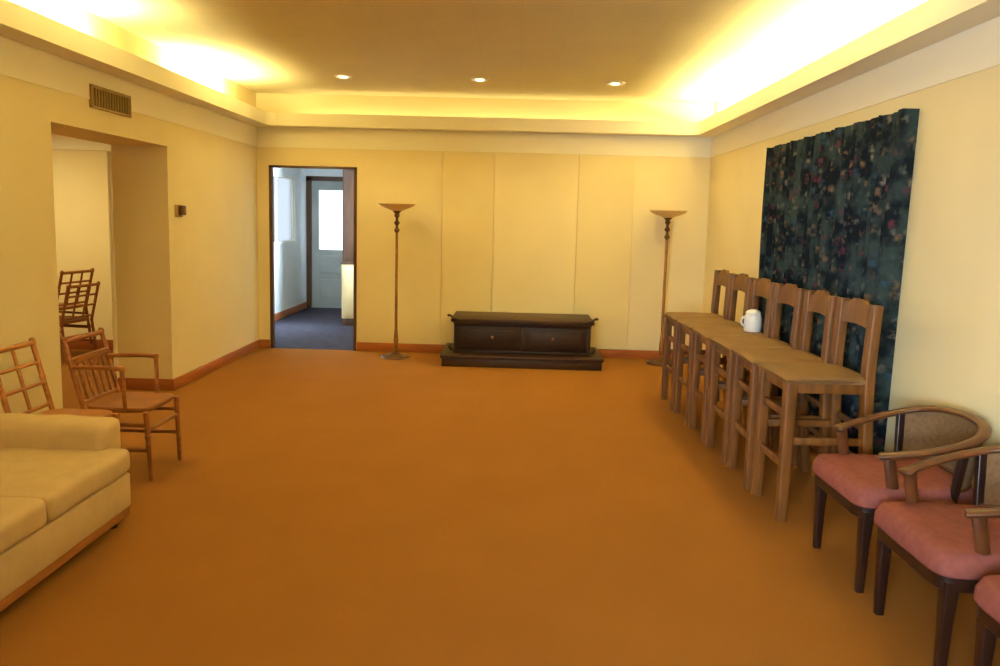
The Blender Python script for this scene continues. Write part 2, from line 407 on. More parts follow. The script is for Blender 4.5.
box_obj('pane', (-0.852, -0.848, 8.9, 10.1, 0.9, 2.1), 'glass', o)
EX0, EX1 = -3.25, -2.38
bm = bmesh.new()
add_box(bm, HL, EX0, HE, HE + 0.1, 0, HZ); add_box(bm, EX1, -0.8, HE, HE + 0.1, 0, HZ); add_box(bm, EX0, EX1, HE, HE + 0.1, 2.04, HZ)
struct('wall_hall_end', bm, 'hallwall')
base('baseboard_hall', [(HL, HL + BT, YB + 0.09, HE, 0, 0.1), (EX1, -0.9, HE - BT, HE, 0, 0.1)])
# door at the end of the hall
DZH = 2.0
bm = bmesh.new()
GX0, GX1, GZ0, GZ1 = -3.10, -2.66, 0.93, 1.86
add_box(bm, EX0 + 0.04, GX0, HE + 0.02, HE + 0.06, 0.01, DZH); add_box(bm, GX1, EX1 - 0.04, HE + 0.02, HE + 0.06, 0.01, DZH)
add_box(bm, GX0, GX1, HE + 0.02, HE + 0.06, 0.01, GZ0); add_box(bm, GX0, GX1, HE + 0.02, HE + 0.06, GZ1, DZH)
for z0, z1 in ((0.18, 0.46), (0.56, 0.84)):
    add_box(bm, GX0 + 0.02, GX1 - 0.02, HE + 0.008, HE + 0.022, z0, z1, bev=0.005)
o = struct('door_1', bm, 'doorpaint')
box_obj('pane', (GX0, GX1, HE + 0.038, HE + 0.042, GZ0, GZ1), 'glass', o)
bm = bmesh.new()
add_box(bm, GX0 - 0.02, GX0, HE + 0.005, HE + 0.02, GZ0 - 0.02, GZ1 + 0.02); add_box(bm, GX1, GX1 + 0.02, HE + 0.005, HE + 0.02, GZ0 - 0.02, GZ1 + 0.02)
add_box(bm, GX0, GX1, HE + 0.005, HE + 0.02, GZ0 - 0.02, GZ0); add_box(bm, GX0, GX1, HE + 0.005, HE + 0.02, GZ1, GZ1 + 0.02)
obj('window_frame', bm, 'doorpaint', o)
bm = bmesh.new(); add_sweep(bm, [(-2.49, HE + 0.02, 0.95), (-2.49, HE - 0.04, 0.95)], 0.01); 
bmesh.ops.create_uvsphere(bm, u_segments=14, v_segments=8, radius=0.03, matrix=Matrix.Translation((-2.49, HE - 0.05, 0.95)))
obj('door_knob', bm, 'brass', o, smooth=True)
bm = bmesh.new()
add_box(bm, EX0 - 0.035, EX0 + 0.04, HE - 0.02, HE + 0.06, 0, 2.05); add_box(bm, EX1 - 0.04, EX1 + 0.035, HE - 0.02, HE + 0.06, 0, 2.05)
add_box(bm, EX0 - 0.035, EX1 + 0.035, HE - 0.02, HE + 0.06, 2.0, 2.07)
struct('trim_8', bm, 'jamb')

# tall cupboard in the hall, cream below and dark wood above
t = thing('hall_cupboard', 'tall hallway cupboard, cream below and dark wood above, right inside the doorway', 'cupboard', (-2.075, 10.15, 0))
box_obj('plinth', (-0.225, 0.3, -0.335, 0.35, 0, 0.1), 'jamb', t, bev=0.004)
box_obj('lower_body', (-0.235, 0.3, -0.35, 0.35, 0.1, 0.83), 'cabinet', t, bev=0.005)
bm = bmesh.new(); add_box(bm, -0.225, 0.3, -0.34, 0.35, 0.86, 2.1, bev=0.005)
obj('upper_body', bm, 'jamb', t, smooth=True)
box_obj('counter', (-0.245, 0.3, -0.365, 0.35, 0.83, 0.86), 'jamb', t, bev=0.004)
for z0, z1, mm in ((0.14, 0.80, 'cabinet'), (0.9, 2.06, 'jamb')):
    y = -0.351 if z0 < .5 else -0.341
    d = box_obj('door', (-0.20, 0.27, y - 0.014, y, z0, z1), mm, t, bev=0.003)
    bm = bmesh.new(); bmesh.ops.create_uvsphere(bm, u_segments=12, v_segments=8, radius=0.014, matrix=Matrix.Translation((0.22, y - 0.026, z1 - 0.1 if z0 < .5 else z0 + 0.1)))
    obj('knob', bm, 'brass', d, smooth=True)

# ------------------------------------------------------------------ lamps on the ceiling and in the cove
def downlight():
    t = thing('recessed_downlight', 'x', 'downlight', (0, 0, ZC), 0, 'recessed ceiling downlights')
    bm = bmesh.new(); add_lathe(bm, [(0.06, 0), (0.06, -0.004), (0.068, -0.012), (0.085, -0.010), (0.095, -0.001), (0.095, 0)], n=32)
    obj('trim_ring', bm, 'white_trim', t, smooth=True)
    bm = bmesh.new(); add_lathe(bm, [(0.062, 0.0), (0.058, -0.002), (0.0, -0.002)], n=32)
    obj('baffle', bm, 'brassdark', t, smooth=True)
    bm = bmesh.new(); add_lathe(bm, [(0.0, -0.02), (0.02, -0.019), (0.036, -0.014), (0.042, -0.006), (0.042, -0.001), (0.0, -0.001)], n=24)
    obj('bulb', bm, 'bulb', t, smooth=True)
    return t
CANLAB = ['leftmost of three round lit downlights near the back wall',
          'middle of three round lit downlights near the back wall',
          'rightmost of three round lit downlights, beside the bright right cove']
dl = downlight(); first = True
for i, (x, y) in enumerate(CANS_AND_FILL):
    if i > 2: break
    if i == 0: dl.location = (x, y, ZC); dl['label'] = CANLAB[0]
    else: dup(dl, (x, y, ZC), 0, CANLAB[i])

def tube_lamp(L):
    t = thing('fluorescent_lamp', 'x', 'lamp', (0, 0, 0), 0, 'lamps hidden in the ceiling cove')
    bm = bmesh.new(); add_box(bm, -0.02, 0.02, -L / 2, L / 2, 0, 0.025, bev=0.003); obj('housing', bm, 'white', t, smooth=True)
    bm = bmesh.new(); add_sweep(bm, [(0, -L / 2 + 0.03, 0.045), (0, L / 2 - 0.03, 0.045)], 0.012); obj('tube', bm, 'tube', t, smooth=True)
    for s in (-1, 1):
        bm = bmesh.new(); add_box(bm, -0.015, 0.015, s * L / 2 - 0.025, s * L / 2 + 0.0, 0.025, 0.06, bev=0.002); obj('socket', bm, 'white', t, smooth=True)
    return t
tl = tube_lamp(1.05)
zt = COVE_Z0 + 0.02
for i, (y, L) in enumerate(COVE_LEFT):
    lab = ['lamp in the left cove making the glow at the top left corner', 'lamp in the left cove making the bright patch near the back corner', 'lamp in the left cove behind the viewer'][i]
    if i == 0: tl.location = (XL + 0.08, y, zt); tl['label'] = lab
    elif i == 1: dup(tl, (XL + 0.08, y, zt), 0, lab)
for i, (y, L) in enumerate(COVE_RIGHT):
    lab = ['lamp in the right cove closest to the back wall', 'lamp in the right cove above the far half of the curtain', 'lamp in the right cove above the near end of the curtain'][i] if i < 3 else ''
    if i < 3: dup(tl, (XR - 0.08, y, zt), 0, lab)

# ------------------------------------------------------------------ wall fittings
t = thing('air_vent', 'rectangular tan metal air vent grille high on the left wall', 'vent', (XL, 5.12, 2.13))
bm = bmesh.new(); add_box(bm, 0.006, 0.01, -0.23, 0.23, 0.01, 0.135); obj('backing', bm, 'ventdark', t)
bm = bmesh.new()
for b in ((0, 0.02, -0.25, 0.25, 0.13, 0.15), (0, 0.02, -0.25, 0.25, 0, 0.016), (0, 0.02, -0.25, -0.232, 0, 0.15), (0, 0.02, 0.232, 0.25, 0, 0.15)): add_box(bm, *b, bev=0.002)
obj('frame', bm, 'ventmetal', t, smooth=True)
bm = bmesh.new()
for k in range(14):
    y = -0.225 + k * 0.0335; add_box(bm, 0.008, 0.018, y, y + 0.010, 0.014, 0.134)
obj('grille', bm, 'ventmetal', t)

t = thing('thermostat', 'small brown wall thermostat on the left wall before the doorway', 'thermostat', (XL, 6.12, 1.44))
box_obj('back_plate', (0, 0.008, -0.075, 0.065, -0.015, 0.085), 'ventmetal', t, bev=0.003)
bm = bmesh.new(); add_box(bm, 0.006, 0.04, -0.02, 0.06, 0.0, 0.08, bev=0.008); cv = obj('cover', bm, 'brassdark', t, smooth=True)
bm = bmesh.new(); add_lathe(bm, [(0, 0), (0.014, 0), (0.014, 0.008), (0, 0.01)], n=16)
bmesh.ops.transform(bm, matrix=Matrix.Translation((0.038, 0.02, 0.04)) @ Matrix.Rotation(PI / 2, 4, 'Y'), verts=bm.verts[:])
obj('dial', bm, 'brass', t, smooth=True)

# ------------------------------------------------------------------ curtain
CY0, CY1, CZ0, CZ1 = 3.90, 5.96, 0.14, 2.085
t = thing('curtain', 'dark navy floral pleated curtain hanging on the right wall', 'curtain', (XR, (CY0 + CY1) / 2, 0))
def curtain():
    bm = bmesh.new(); nu, nv = 420, 26; W = CY1 - CY0; yc = (CY0 + CY1) / 2
    grid = []
    ph = [random.uniform(-0.6, 0.6) for _ in range(40)]
    for i in range(nu + 1):
        u = i / nu; col = []
        k = u * 27; p = ph[int(k) % 40] * (1 - (k % 1)) + ph[(int(k) + 1) % 40] * (k % 1)
        for j in range(nv + 1):
            v = j / nv                                  # 0 top, 1 bottom
            amp = 0.006 + 0.016 * min(1, v * 4)
            wv = math.sin(2 * PI * k + p) + 0.35 * math.sin(2 * PI * k * 0.37 + 1.3 + v)
            pull = 1 - 0.05 * v
            y = (u - 0.5) * W * pull + (0.01 * math.sin(2 * PI * k * 0.5 + v * 2))
            x = -0.085 - amp * wv
            z = CZ1 - 0.010 * abs(math.sin(PI * u * 8)) * (1 - v) - v * (CZ1 - CZ0)
            col.append(bm.verts.new((x, y, z)))
        grid.append(col)
    for i in range(nu):
        for j in range(nv):
            bm.faces.new((grid[i][j], grid[i + 1][j], grid[i + 1][j + 1], grid[i][j + 1]))
    # flat returns to the wall at both ends
    for col in (grid[0], grid[nu]):
        side = [bm.verts.new((-0.004, v.co.y, v.co.z)) for v in col]
        for j in range(nv): bm.faces.new((col[j], col[j + 1], side[j + 1], side[j]))
    r = bmesh.ops.solidify(bm, geom=bm.faces[:], thickness=0.003)
    return bm
obj('cloth', curtain(), 'curtain', t, smooth=True, angle=60)
bm = bmesh.new(); add_sweep(bm, [(-0.06, -1.0, 2.055), (-0.06, 1.0, 2.055)], 0.009)
for y in (-0.98, 0.02, 0.98): add_sweep(bm, [(-0.06, y, 2.055), (0, y, 2.055)], 0.007)
obj('rod', bm, 'brass', t, smooth=True)

# ------------------------------------------------------------------ torchiere floor lamps
def floor_lamp():
    t = thing('floor_lamp', 'x', 'floor lamp', (0, 0, 0), 0, 'torchiere floor lamps against the back wall')
    bm = bmesh.new(); add_lathe(bm, [(0, 0), (0.15, 0), (0.155, 0.008), (0.145, 0.02), (0.10, 0.028), (0.05, 0.036), (0.028, 0.055), (0.018, 0.07), (0, 0.07)], n=36); obj('base', bm, 'brassdark', t, smooth=True)
    bm = bmesh.new(); add_lathe(bm, [(0, 0.06), (0.017, 0.06), (0.022, 0.10), (0.026, 0.18), (0.019, 0.26), (0.0155, 0.30), (0.0145, 1.30), (0.017, 1.33), (0, 1.33)], n=20); obj('pole', bm, 'brass', t, smooth=True)
    bm = bmesh.new(); add_lathe(bm, [(0, 1.31), (0.016, 1.31), (0.030, 1.335), (0.016, 1.36), (0.014, 1.385), (0.032, 1.41), (0.016, 1.435), (0.014, 1.46), (0.030, 1.485), (0.022, 1.505), (0.045, 1.53), (0.05, 1.54), (0, 1.54)], n=24); obj('neck', bm, 'brassdark', t, smooth=True)
    bm = bmesh.new(); add_lathe(bm, [(0.04, 1.53), (0.075, 1.545), (0.13, 1.565), (0.17, 1.585), (0.19, 1.60), (0.195, 1.604), (0.188, 1.605), (0.165, 1.592), (0.12, 1.572), (0.06, 1.556), (0, 1.55)], n=40); obj('lamp_shade', bm, 'shade', t, smooth=True)
    bm = bmesh.new(); bmesh.ops.create_uvsphere(bm, u_segments=14, v_segments=8, radius=0.02, matrix=Matrix.Translation((0, 0, 1.575))); obj('bulb', bm, 'white', t, smooth=True)
    return t
fl = floor_lamp(); fl.location = (-1.235, 7.68, 0); fl['label'] = 'slender brass torchiere floor lamp standing right of the doorway'
dup(fl, (1.565, 7.74, 0), 0, 'slender brass torchiere floor lamp standing behind the row of bar stools')

# ------------------------------------------------------------------ low dark cabinet on a plinth
t = thing('low_cabinet', 'low dark brown two-door cabinet on a wide plinth at the back wall', 'cabinet', (0.09, 7.62, 0))
def plate(x0, x1, y0, y1, z0, z1, b=0.006):
    bm = bmesh.new(); add_box(bm, x0, x1, y0, y1, z0, z1, bev=b); return bm
bm = plate(-0.80, 0.80, -0.36, 0.34, 0.0, 0.085); add_box(bm, -0.815, 0.815, -0.375, 0.345, 0.085, 0.12, bev=0.008)
obj('plinth', bm, 'chestbase', t, smooth=True)
bm = plate(-0.68, 0.68, -0.22, 0.33, 0.12, 0.44)
for x in (-0.69, -0.01, 0.655): add_box(bm, x, x + 0.035, -0.235, -0.20, 0.12, 0.44, bev=0.004)
add_box(bm, -0.69, 0.69, -0.24, -0.20, 0.40, 0.44, bev=0.004); add_box(bm, -0.69, 0.69, -0.24, -0.20, 0.12, 0.15, bev=0.004)
obj('body', bm, 'chest', t, smooth=True)
bm = bmesh.new()
add_box(bm, -0.72, 0.72, -0.275, 0.34, 0.44, 0.475, bev=0.008)
add_box(bm, -0.70, 0.70, -0.255, 0.335, 0.425, 0.445, bev=0.006)
obj('top', bm, 'chestbase', t, smooth=True)
for s in (-1, 1):
    bm = bmesh.new()
    add_sweep(bm, smooth_curve([(s * 0.66, -0.24, 0.47), (s * 0.70, -0.255, 0.485), (s * 0.735, -0.262, 0.505), (s * 0.755, -0.262, 0.50)], 5), [0.034] * 8 + [0.03] * 4 + [0.024] * 3 + [0.012], [0.012] * 15 + [0.006], n=10)
    obj('corner_scroll', bm, 'chestbase', t, smooth=True)
for s in (-1, 1):
    xa, xb = (0.03, 0.65) if s > 0 else (-0.65, -0.015)
    bm = plate(xa, xb, -0.232, -0.218, 0.155, 0.395, 0.003); add_box(bm, xa + 0.05, xb - 0.05, -0.242, -0.228, 0.195, 0.355, bev=0.006)
    d = obj('door', bm, 'chest', t, smooth=True)
    xm = (xa + xb) / 2 + s * -0.03
    bm = bmesh.new(); bmesh.ops.create_uvsphere(bm, u_segments=12, v_segments=8, radius=0.016, matrix=Matrix.Translation((xm, -0.256, 0.29))); add_sweep(bm, [(xm, -0.235, 0.29), (xm, -0.256, 0.29)], 0.006, n=8)
    obj('knob', bm, 'brass', d, smooth=True)
for s in (-1, 1):
    bm = bmesh.new(); add_sweep(bm, smooth_curve([(s * 0.70, -0.10, 0.118), (s * 0.735, -0.10, 0.135), (s * 0.75, -0.10, 0.16), (s * 0.735, -0.10, 0.17)], 4), 0.02, 0.01, n=8)
    obj('corner_bracket', bm, 'chestbase', t, smooth=True)

# ------------------------------------------------------------------ bar stools (front is -x)
def bar_stool(wood):
    t = thing('bar_stool', 'x', 'bar stool', (0, 0, 0), 0, 'rush seat bar stools in a row along the right wall')
    hw, xf, xb = 0.172, -0.195, 0.185
    for s in (-1, 1):
        bm = bmesh.new(); add_sweep(bm, [(xf - 0.005, s * (hw + 0.004), 0), (xf, s * hw, 0.71)], [0.025, 0.030], [0.025, 0.030], n=16, square=True); obj('front_leg', bm, wood, t, smooth=True)
        pts = smooth_curve([(xb + 0.055, s * hw, 0), (xb + 0.02, s * hw, 0.35), (xb, s * hw, 0.70), (xb + 0.004, s * hw, 0.9), (xb + 0.012, s * hw, 1.10)], 5)
        bm = bmesh.new(); add_sweep(bm, pts, 0.031, 0.026, n=16, square=True); obj('rear_post', bm, wood, t, smooth=True)
    # crest rail with a scalloped top
    bm = bmesh.new(); n = 24; rows = []
    for i in range(n + 1):
        u = i / n * 2 - 1; y = u * (hw - 0.012)
        zt = 1.095 + 0.022 * math.cos(u * PI * 1.0) * (1 if abs(u) < 0.5 else 0.6) - 0.006 * math.cos(u * PI * 3)
        zb = 0.975 + 0.012 * math.cos(u * PI / 2)
        bow = 0.012 * (1 - u * u)
        rows.append([bm.verts.new((0.185 + 0.000 + bow - 0.011 + (0.0), y, zb)), bm.verts.new((0.185 + 0.006 + bow - 0.011, y, zt)),
                     bm.verts.new((0.185 + 0.006 + bow + 0.013, y, zt)), bm.verts.new((0.185 + 0.000 + bow + 0.013, y, zb))])
    for a, b in zip(rows, rows[1:]):
        for j in range(4): bm.faces.new((a[j], b[j], b[(j + 1) % 4], a[(j + 1) % 4]))
    bm.faces.new(rows[0]); bm.faces.new(rows[-1][::-1])
    obj('crest_rail', bm, wood, t, smooth=True, angle=50)
    # seat frame and rush seat
    bm = bmesh.new()
    for s in (-1, 1): add_box(bm, xf, xb, s * hw - 0.014, s * hw + 0.014, 0.655, 0.72, bev=0.004)
    for x in (xf, xb): add_box(bm, x - 0.014, x + 0.014, -hw, hw, 0.655, 0.72, bev=0.004)
    obj('seat_frame', bm, wood, t, smooth=True)
    bm = bmesh.new(); n = 16; top = []; bot = []
    for i in range(n + 1):
        rt, rb_ = [], []
        for j in range(n + 1):
            u, v = i / n * 2 - 1, j / n * 2 - 1
            e = max(abs(u), abs(v)); x = u * 0.225 - 0.008; y = v * 0.208 * (1.0 if u < 0.3 else 1 - 0.08 * (u - 0.3))
            f = max(0.0, 1 - e ** 6)
            dip = -0.014 * (1 - u * u) * (1 - v * v)
            ax = 0.006 * min(abs(u), abs(v))
            rt.append(bm.verts.new((x, y, 0.730 + 0.024 * f ** 0.5 + dip - ax))); rb_.append(bm.verts.new((x * 0.98, y * 0.98, 0.708)))
        top.append(rt); bot.append(rb_)
    for i in range(n):
        for j in range(n):
            bm.faces.new((top[i][j], top[i + 1][j], top[i + 1][j + 1], top[i][j + 1])); bm.faces.new((bot[i][j], bot[i][j + 1], bot[i + 1][j + 1], bot[i + 1][j]))
    for i in range(n):
        bm.faces.new((top[i][0], bot[i][0], bot[i + 1][0], top[i + 1][0])); bm.faces.new((top[i][n], top[i + 1][n], bot[i + 1][n], bot[i][n]))
        bm.faces.new((top[0][i], top[0][i + 1], bot[0][i + 1], bot[0][i])); bm.faces.new((top[n][i], bot[n][i], bot[n][i + 1], top[n][i + 1]))
    obj('seat', bm, 'rush', t, smooth=True, angle=70)
    for s in (-1, 1):
        for z in (0.41,):
            bm = bmesh.new(); add_box(bm, xf, xb + 0.03, s * hw - 0.010, s * hw + 0.010, z - 0.019, z + 0.019, bev=0.004); obj('stretcher', bm, wood, t, smooth=True)
    for z in (0.54, 0.28):
        bm = bmesh.new(); add_box(bm, xf - 0.010, xf + 0.010, -hw, hw, z - 0.02, z + 0.02, bev=0.004); obj('stretcher', bm, wood, t, smooth=True)
    for z in (0.47, 0.30):
        bm = bmesh.new(); add_box(bm, xb + 0.012, xb + 0.03, -hw, hw, z - 0.017, z + 0.017, bev=0.004); obj('stretcher', bm, wood, t, smooth=True)
    return t
STLAB = ['wooden bar stool with rush seat, nearest of the six in the row',
         'wooden rush-seat bar stool directly behind the nearest one of the row',
         'wooden rush-seat bar stool third from the camera, just before the white jar stool',
         'wooden rush-seat bar stool with the white jar standing on its seat',
         'wooden rush-seat bar stool just beyond the one holding the white jar',
         'wooden rush-seat bar stool at the far end of the row, by the floor lamp']
st0 = bar_stool('stoolwood')
for i in range(6):
    y = 3.80 + i * 0.435; x = 1.568 - i * 0.016; rz = rad([1.5, -1, 2, 0.5, 2.5, 1][i])
    if i == 0: st0.location = (x, y, 0); st0.rotation_euler = (0, 0, rz); st0['label'] = STLAB[0]
    else: dup(st0, (x, y, 0), rz, STLAB[i])

# white jar on the fourth stool
t = thing('white_jar', 'small white lidded jar standing on a rush bar stool seat', 'jar', (1.66, 5.13, 0.7435))
bm = bmesh.new(); add_lathe(bm, [(0, 0), (0.052, 0), (0.058, 0.008), (0.060, 0.05), (0.058, 0.10), (0.050, 0.118), (0.046, 0.122), (0, 0.122)], n=32); obj('body', bm, 'white', t, smooth=True)
bm = bmesh.new(); add_lathe(bm, [(0, 0.121), (0.050, 0.121), (0.051, 0.130), (0.042, 0.143), (0.02, 0.152), (0, 0.154)], n=32); obj('lid', bm, 'white', t, smooth=True)
bm = bmesh.new(); add_sweep(bm, smooth_curve([(-0.055, -0.01, 0.10), (-0.078, -0.015, 0.095), (-0.085, -0.017, 0.06), (-0.056, -0.01, 0.03)], 5), 0.007, n=8); obj('handle', bm, 'white', t, smooth=True)

# ------------------------------------------------------------------ horseshoe armchairs (front is -x)
def horseshoe_chair():
    t = thing('horseshoe_armchair', 'x', 'armchair', (0, 0, 0), 0, 'dark horseshoe back armchairs along the right wall')
    # legs
    for s in (-1, 1):
        bm = bmesh.new(); add_sweep(bm, [(-0.225, s * 0.205, 0), (-0.225, s * 0.206, 0.2), (-0.222, s * 0.208, 0.345)], [0.015, 0.02, 0.026], [0.015, 0.02, 0.026], n=16, square=True); obj('front_leg', bm, 'darkwood', t, smooth=True)
        bm = bmesh.new(); add_sweep(bm, smooth_curve([(0.255, s * 0.175, 0), (0.22, s * 0.17, 0.2), (0.20, s * 0.165, 0.36)], 4), 0.020, n=16, square=True); obj('rear_leg', bm, 'darkwood', t, smooth=True)
    def outline(sc, n=64):
        out = []
        for k in range(n):
            a = 2 * PI * k / n; c, s_ = math.cos(a), math.sin(a); e = 0.24
            x = math.copysign(abs(c) ** e, c); y = math.copysign(abs(s_) ** e, s_)
            wd = 0.246 if x < 0 else 0.246 - 0.045 * x
            out.append((x * 0.262 * sc - 0.016, y * wd * sc))
        return out
    def slab(levels):
        bm = bmesh.new(); rings = []
        for sc, z in levels: rings.append([bm.verts.new((x, y, z)) for x, y in outline(sc)])
        for a, b in zip(rings, rings[1:]):
            m_ = len(a)
            for j in range(m_): bm.faces.new((a[j], a[(j + 1) % m_], b[(j + 1) % m_], b[j]))
        bm.faces.new(rings[0][::-1]); bm.faces.new(rings[-1]); return bm
    obj('seat_rail', slab([(0.955, 0.315), (0.965, 0.318), (0.965, 0.362), (0.95, 0.365)]), 'darkwood', t, smooth=True)
    obj('seat', slab([(0.95, 0.362), (1.0, 0.366), (1.006, 0.374), (1.0, 0.406), (0.945, 0.438), (0.90, 0.444), (0.70, 0.447), (0.35, 0.449), (0.1, 0.45)]), 'pink', t, smooth=True, angle=80)
    # horseshoe rail
    half = [(-0.185, 0.19, 0.565), (-0.13, 0.217, 0.578), (-0.02, 0.248, 0.602), (0.10, 0.253, 0.632), (0.20, 0.22, 0.662), (0.262, 0.135, 0.683), (0.285, 0.0, 0.69)]
    full = [(x, -y, z) for x, y, z in half] + half[-2::-1]
    pts = smooth_curve(full, 6); k = len(pts)
    wa = []
    for i in range(k):
        e = min(i, k - 1 - i) / (k / 2); wa.append(0.020 + 0.010 * math.exp(-(e / 0.12) ** 2) + 0.006 * e)
    wa[0] = wa[-1] = 0.012
    bm = bmesh.new(); add_sweep(bm, pts, wa, [0.008] + [0.014] * (k - 2) + [0.008], n=14); obj('arm_rail', bm, 'railwood', t, smooth=True, angle=70)
    for s in (-1, 1):
        bm = bmesh.new(); add_sweep(bm, smooth_curve([(-0.12, s * 0.212, 0.35), (-0.125, s * 0.214, 0.42), (-0.14, s * 0.214, 0.50), (-0.15, s * 0.208, 0.568)], 5), 0.014, 0.024, n=12, up=Vector((1, 0, 0))); obj('arm_support', bm, 'railwood', t, smooth=True)
        bm = bmesh.new(); add_sweep(bm, [(0.115, s * 0.205, 0.36), (0.13, s * 0.243, 0.635)], 0.014, 0.016, n=14, square=True); obj('back_upright', bm, 'darkwood', t, smooth=True)
    # curved back panel between the uprights
    cur = smooth_curve([(0.13, -0.243, 0), (0.20, -0.217, 0), (0.262, -0.135, 0), (0.283, 0, 0), (0.262, 0.135, 0), (0.20, 0.217, 0), (0.13, 0.243, 0)], 6)
    bm = bmesh.new(); rows = []
    def rail_z(x): return 0.638 + (x - 0.13) / 0.155 * 0.048
    for i, p in enumerate(cur):
        j = cur[min(i + 1, len(cur) - 1)] - cur[max(i - 1, 0)]; nrm = Vector((j.y, -j.x, 0)).normalized()
        col = []
        zt = rail_z(p.x)
        for side in (-1, 1):
            for q in range(5):
                f = q / 4; f = f if side < 0 else 1 - f
                z = 0.44 + (zt - 0.44) * f; inn = 0.88 + 0.12 * f
                col.append(bm.verts.new(Vector((p.x * inn, p.y * inn, z)) + nrm * side * 0.007))
        rows.append(col)
    for a, b in zip(rows, rows[1:]):
        for j in range(10): bm.faces.new((a[j], b[j], b[(j + 1) % 10], a[(j + 1) % 10]))
    bm.faces.new(rows[0]); bm.faces.new(rows[-1][::-1])
    obj('back_panel', bm, 'cane', t, smooth=True, angle=50)
    low = [Vector((p.x * 0.88, p.y * 0.88, 0.44)) for p in cur]
    bm = bmesh.new(); add_sweep(bm, low, 0.012, 0.014, n=10); obj('lower_rail', bm, 'railwood', t, smooth=True)
    return t
HLAB = ['rose-seat horseshoe armchair beside the nearest bar stool, farthest of the three',
        'rose-seat horseshoe armchair in the middle of the three along the right wall',
        'rose-seat horseshoe armchair cut off by the right edge of the view']
hc = horseshoe_chair()
for i, (x, y, a) in enumerate([(1.66, 3.11, 1), (1.66, 2.525, 0), (1.68, 1.94, 0)]):
    if i == 0: hc.location = (x, y, 0); hc.rotation_euler = (0, 0, rad(a)); hc['label'] = HLAB[0]
    else: dup(hc, (x, y, 0), rad(a), HLAB[i])

# ------------------------------------------------------------------ bamboo armchairs and side chairs (front is +x)
def bamboo_chair(name, label, group, wmat, style, w=0.36, d=0.40, h=0.76, arms=True, cat='armchair'):
    t = thing(name, label, cat, (0, 0, 0), 0, group)
    hw, hd, R, sz = w / 2, d / 2, 0.0135, 0.385
    k = (h - sz)
    def backx(z): return -hd - 0.10 * (z - sz) / 0.4 if z > sz else -hd - 0.05 * (sz - z) / sz
    def knot(bm, p, r=R * 1.25):
        bmesh.ops.create_uvsphere(bm, u_segments=10, v_segments=6, radius=r, matrix=Matrix.Translation(p))
    for s in (-1, 1):
        bm = bmesh.new(); pts = [(backx(z), s * hw, z) for z in (0, 0.2, sz, sz + k * 0.5, h)]
        add_sweep(bm, pts, R, n=12)
        for p in pts[1:]: knot(bm, p)
        obj('rear_post', bm, wmat, t, smooth=True)
        bm = bmesh.new(); add_sweep(bm, [(hd + 0.015, s * (hw - 0.005), 0), (hd, s * hw, sz)], [R * 0.85, R * 1.1], n=12); knot(bm, (hd + 0.005, s * hw, 0.25)); obj('front_leg', bm, wmat, t, smooth=True)
    def bar(nm, p, q, r=R * 0.85):
        bm = bmesh.new(); add_sweep(bm, [p, q], r, n=10); return obj(nm, bm, wmat, t, smooth=True)
    bar('top_rail', (backx(h - 0.012), -hw - 0.008, h - 0.012), (backx(h - 0.012), hw + 0.008, h - 0.012), R * 1.1)
    bm = bmesh.new()
    if style == 'lattice':
        zs = [sz + k * f for f in (0.12, 0.42, 0.70)]; ys = [-hw * 0.02, ] if w < 0.4 else [-hw / 3, hw / 3]
    else:
        zs = [sz + k * f for f in (0.10, 0.66)]; ys = [hw * f for f in (-0.66, -0.33, 0, 0.33, 0.66)]
    zt = h - 0.012 if style == 'lattice' else zs[-1]
    for z in zs: add_sweep(bm, [(backx(z), -hw, z), (backx(z), hw, z)], R * 0.75, n=10)
    for y in ys: add_sweep(bm, [(backx(zs[0]), y, zs[0]), (backx(zt), y, zt)], R * 0.7, n=10)
    if style == 'spindle': add_box(bm, backx(zs[1]) - 0.008, backx(zs[1]) + 0.008, -hw, hw, zs[1] - 0.012, zs[1] + 0.03, bev=0.004)
    obj('back_lattice', bm, wmat, t, smooth=True)
    bm = bmesh.new(); n = 40; rings = []
    for sc, z in ((0.97, sz - 0.008), (1.0, sz), (1.0, sz + 0.014), (0.97, sz + 0.02), (0.6, sz + 0.014), (0.1, sz + 0.012)):
        ring = []
        for q in range(n):
            a = 2 * PI * q / n; c, s_ = math.cos(a), math.sin(a); e = 0.4
            ring.append(bm.verts.new((math.copysign(abs(c) ** e, c) * (hd + 0.012) * sc, math.copysign(abs(s_) ** e, s_) * (hw + 0.008) * sc, z)))
        rings.append(ring)
    for a, b in zip(rings, rings[1:]):
        for j in range(n): bm.faces.new((a[j], a[(j + 1) % n], b[(j + 1) % n], b[j]))
    bm.faces.new(rings[0][::-1]); bm.faces.new(rings[-1]); obj('seat', bm, wmat, t, smooth=True)
    for s in (-1, 1):
        bar('stretcher', (-hd - 0.01, s * hw, 0.31), (hd, s * hw, 0.31)); bar('stretcher', (-hd - 0.03, s * hw, 0.17), (hd + 0.01, s * hw, 0.17))
        if arms:
            za = sz + 0.235
            bm = bmesh.new(); add_sweep(bm, smooth_curve([(backx(za), s * hw, za), (-hd * 0.2, s * (hw + 0.012), za + 0.004), (hd * 0.30, s * (hw + 0.01), za)], 4), R * 0.95, n=10); knot(bm, (hd * 0.30, s * (hw + 0.01), za)); obj('armrest', bm, wmat, t, smooth=True)
            bar('arm_post', (hd * 0.30, s * (hw + 0.01), za), (hd * 0.34, s * hw, sz))
    bar('stretcher', (hd + 0.004, -hw, 0.28), (hd + 0.004, hw, 0.28)); bar('stretcher', (-hd - 0.02, -hw, 0.25), (-hd - 0.02, hw, 0.25))
    return t
t = bamboo_chair('bamboo_armchair', 'brown bamboo armchair with spindle back, standing clear beyond the sofa', 'bamboo chairs behind the sofa', 'bamboodark', 'spindle', d=0.34, h=0.77)
